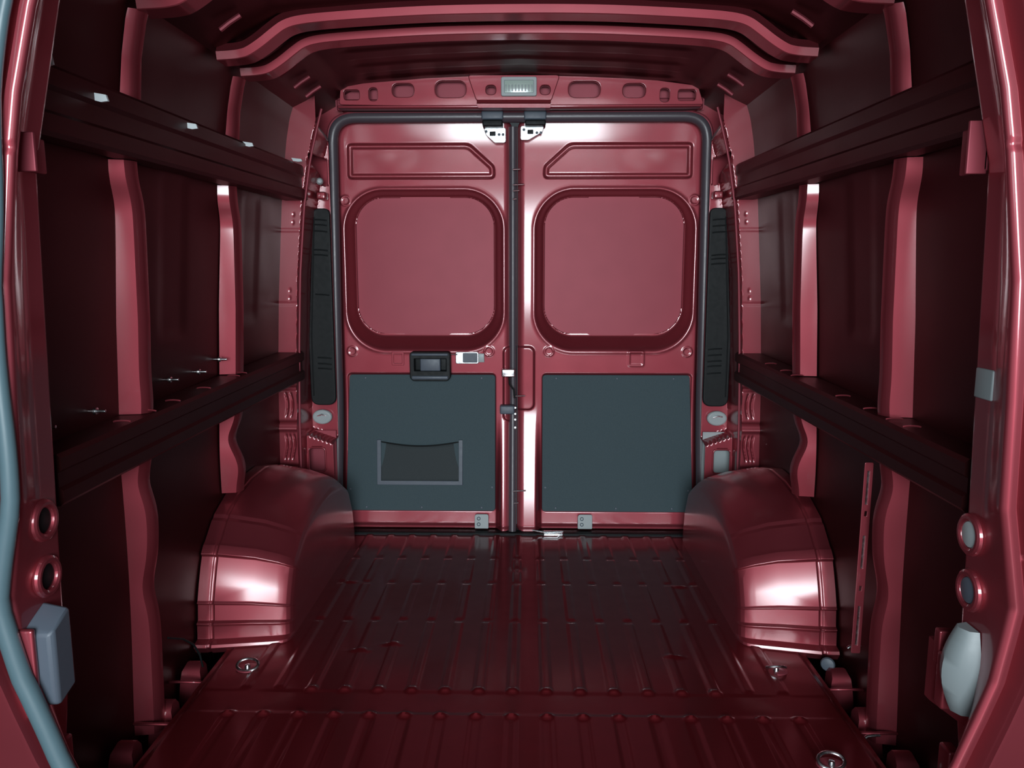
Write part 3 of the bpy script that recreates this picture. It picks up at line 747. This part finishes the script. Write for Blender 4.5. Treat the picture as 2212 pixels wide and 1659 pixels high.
# small brackets by the front ends of the upper rails
b = MB(); b.box(.800, .835, 1.385, 1.392, 1.285, 1.375, .002); b.box(.828, .838, 1.385, 1.46, 1.29, 1.37, .003)
o = b.build('belt_bracket', SATIN); tag(o, 'folded bracket under the front end of the right upper rail', 'bracket', 'brackets at the rail ends')
b = MB(); b.box(-.832, -.795, 1.315, 1.322, 1.285, 1.35, .002); b.box(-.838, -.828, 1.315, 1.40, 1.29, 1.35, .003)
o = b.build('belt_bracket', SATIN); tag(o, 'folded bracket under the front end of the left upper rail', 'bracket', 'brackets at the rail ends')

# ------------------------------------------------------------------ edge of the floor: outrigger brackets, tie-down rings
def outrigger(sgn, y, a, label, s=1.0):
    b = MB()
    b.loft([[(sgn*(a-.035*s), y-.01, -.115), (sgn*(a+.035*s), y-.01, -.115), (sgn*(a+.03*s), y+.05, -.115), (sgn*(a-.03*s), y+.05, -.115)],
            [(sgn*(a-.030*s), y, -.045), (sgn*(a+.030*s), y, -.045), (sgn*(a+.028*s), y+.05, -.045), (sgn*(a-.028*s), y+.05, -.045)],
            [(sgn*(a-.026*s), y+.004, -.020), (sgn*(a+.026*s), y+.004, -.020), (sgn*(a+.026*s), y+.05, -.020), (sgn*(a-.026*s), y+.05, -.020)],
            [(sgn*(a-.020*s), y+.030, -.004), (sgn*(a+.020*s), y+.030, -.004), (sgn*(a+.020*s), y+.045, -.008), (sgn*(a-.020*s), y+.045, -.008)]])
    o = b.build('floor_bracket', PAINT, angle=50); fix_normals(o)
    b = MB(); b.tube([(sgn*(a-.06+.12*t), y-.035-.03*math.sin(math.pi*t)*.6, -.030+.012*math.sin(math.pi*t)) for t in [k/10 for k in range(11)]], .004, 8)
    b.build('bracket_lip', PAINT, o)
    return tag(o, label, 'bracket', 'brackets along the floor edge')
for sgn, nm in ((-1, 'left'), (1, 'right')):
    for y, a, lb in ((2.00, .925, 'farthest'), (1.80, .915, 'middle'), (1.62, .925, 'nearest')):
        outrigger(sgn, y+.02, a, '%s of the red brackets along the %s floor edge' % (lb, nm))
def ring(x, y, label, tilt, r=.030):
    t0 = empty('tie_down_ring', (x, y, .0)); tag(t0, label, 'tie-down ring', 'tie-down rings')
    b = MB(); b.cyl((0, 0, -.002), (0, 0, 1), .036, .004, 28, .032, .001); b.v = [(p[0], p[1]*.8, p[2]) for p in b.v]
    b.build('ring_cup', SATIN, t0)
    b = MB(); b.tube([(r*math.cos(t), r*.55*math.sin(t), .010+.010*math.sin(t)*tilt) for t in [2*math.pi*k/28 for k in range(28)]], .0042, 10, True); b.build('steel_ring', CHROME, t0)
    b = MB(); b.cyl((0, -.002, .002), (0, 0, 1), .009, .010, 16, .007, .002); b.build('ring_bolt', CHROME, t0)
    return t0
ring(-.755, 2.013, 'steel tie-down ring on the floor before the left wheel arch', 1)
ring(.742, 2.030, 'steel tie-down ring on the floor before the right wheel arch', -1, .026)
ring(.735, 1.615, 'steel tie-down ring at the bottom edge of the picture', 1)
def hook(x, y, z, label, l=.03):
    b = MB(); b.tube([(x-l/2, y, z-.004), (x-l/2+.004, y, z), (x, y, z+.002), (x+l/2, y, z+.003)], .0038, 10)
    return tag(b.build('steel_clip', CHROME), label, 'clip', 'bright clips beside the floor')
p = PX(1845, 1397, .90); hook(p[0], p[1], p[2], 'bright steel clip beside the right wheel arch', .034)
p = PX(1885, 1592, .87); hook(p[0], p[1], p[2]+.002, 'bright steel clip near the nearest right floor bracket', .034)
# wiring and grommets at the foot of the walls
p0 = PX(363, 1378, -.925)
b = MB(); b.tube([PX(363, 1378, -.925), PX(395, 1380, -.915), PX(418, 1392, -.905), PX(432, 1415, -.895), PX(438, 1440, -.892)], .003, 8)
o = b.build('cable', BLACK); tag(o, 'thin cable looping down beside the left wheel arch', 'cable')
p = PX(1788, 1435, .905); b = MB(); b.cyl(p, (-.5, -1, .2), .020, .006, 24, .018, .002); o = b.build('grommet', GREYP); tag(o, 'dull grey grommet by the foot of the right wheel arch', 'grommet')
# perforated strap beside the near right rib
b = MB(); lp = []
z0_, z1_ = .13, .64; holes = []
for k, (za, zb) in enumerate(((.15, .26), (.30, .315), (.36, .45), (.50, .515), (.53, .62))):
    holes.append(rpoly([(.893, za), (.901, za), (.902, zb), (.894, zb)], .002, 3))
stp = slab('slotted_strip', rpoly([(.886, z0_), (.908, z0_), (.908, z1_), (.888, z1_)], .003, 3), 1.888, .003, PAINT, None, holes=holes, bev=.001)
tag(stp, 'narrow slotted red strip beside the near right rib', 'strip')
for za, zb in ((.15, .26), (.36, .45), (.53, .62)):
    b = MB(); b.box(.891, .904, 1.8912, 1.893, za, zb); b.build('strip_insert', CHROME, stp)
# bright swages of the roof corners between the bows
for sgn, nm in ((-1, 'left'), (1, 'right')):
    for y, wd_ in ((2.10, 'first'), (2.30, 'second'), (2.58, 'third'), (2.74, 'fourth'), (2.88, 'fifth')):
        b = MB(); z0_ = 1.745
        b.tube([(sgn*.715, y, 1.778), (sgn*.745, y, 1.760), (sgn*.770, y, 1.742)], .007, 8)
        o = b.build('roof_stiffener', SATIN); tag(o, '%s small roof stiffener at the %s roof corner, counted from the front' % (wd_, nm), 'stiffener', 'roof corner stiffeners')
# small fittings of the pillars
p = PX(2127, 828, .846); b = MB(); b.box(.842, .848, p[1]-.028, p[1]+.024, p[2]-.028, p[2]+.026, .003); o = b.build('cover_plate', PALE)
tag(o, 'dull pale cover plate halfway up the right door pillar', 'plate')
p = PX(150, 1625, -.86); b = MB(); b.box(-.885, -.862, p[1]-.01, p[1]+.02, .02, p[2]+.03, .006); o = b.build('sill_bracket', PAINT); tag(o, 'upright red bracket at the foot of the left door pillar', 'bracket')
p = PX(2045, 1640, .86); b = MB(); b.box(.858, .885, p[1]-.01, p[1]+.03, .02, p[2]+.02, .006); o = b.build('sill_bracket', PAINT); tag(o, 'upright red bracket at the foot of the right door pillar', 'bracket')
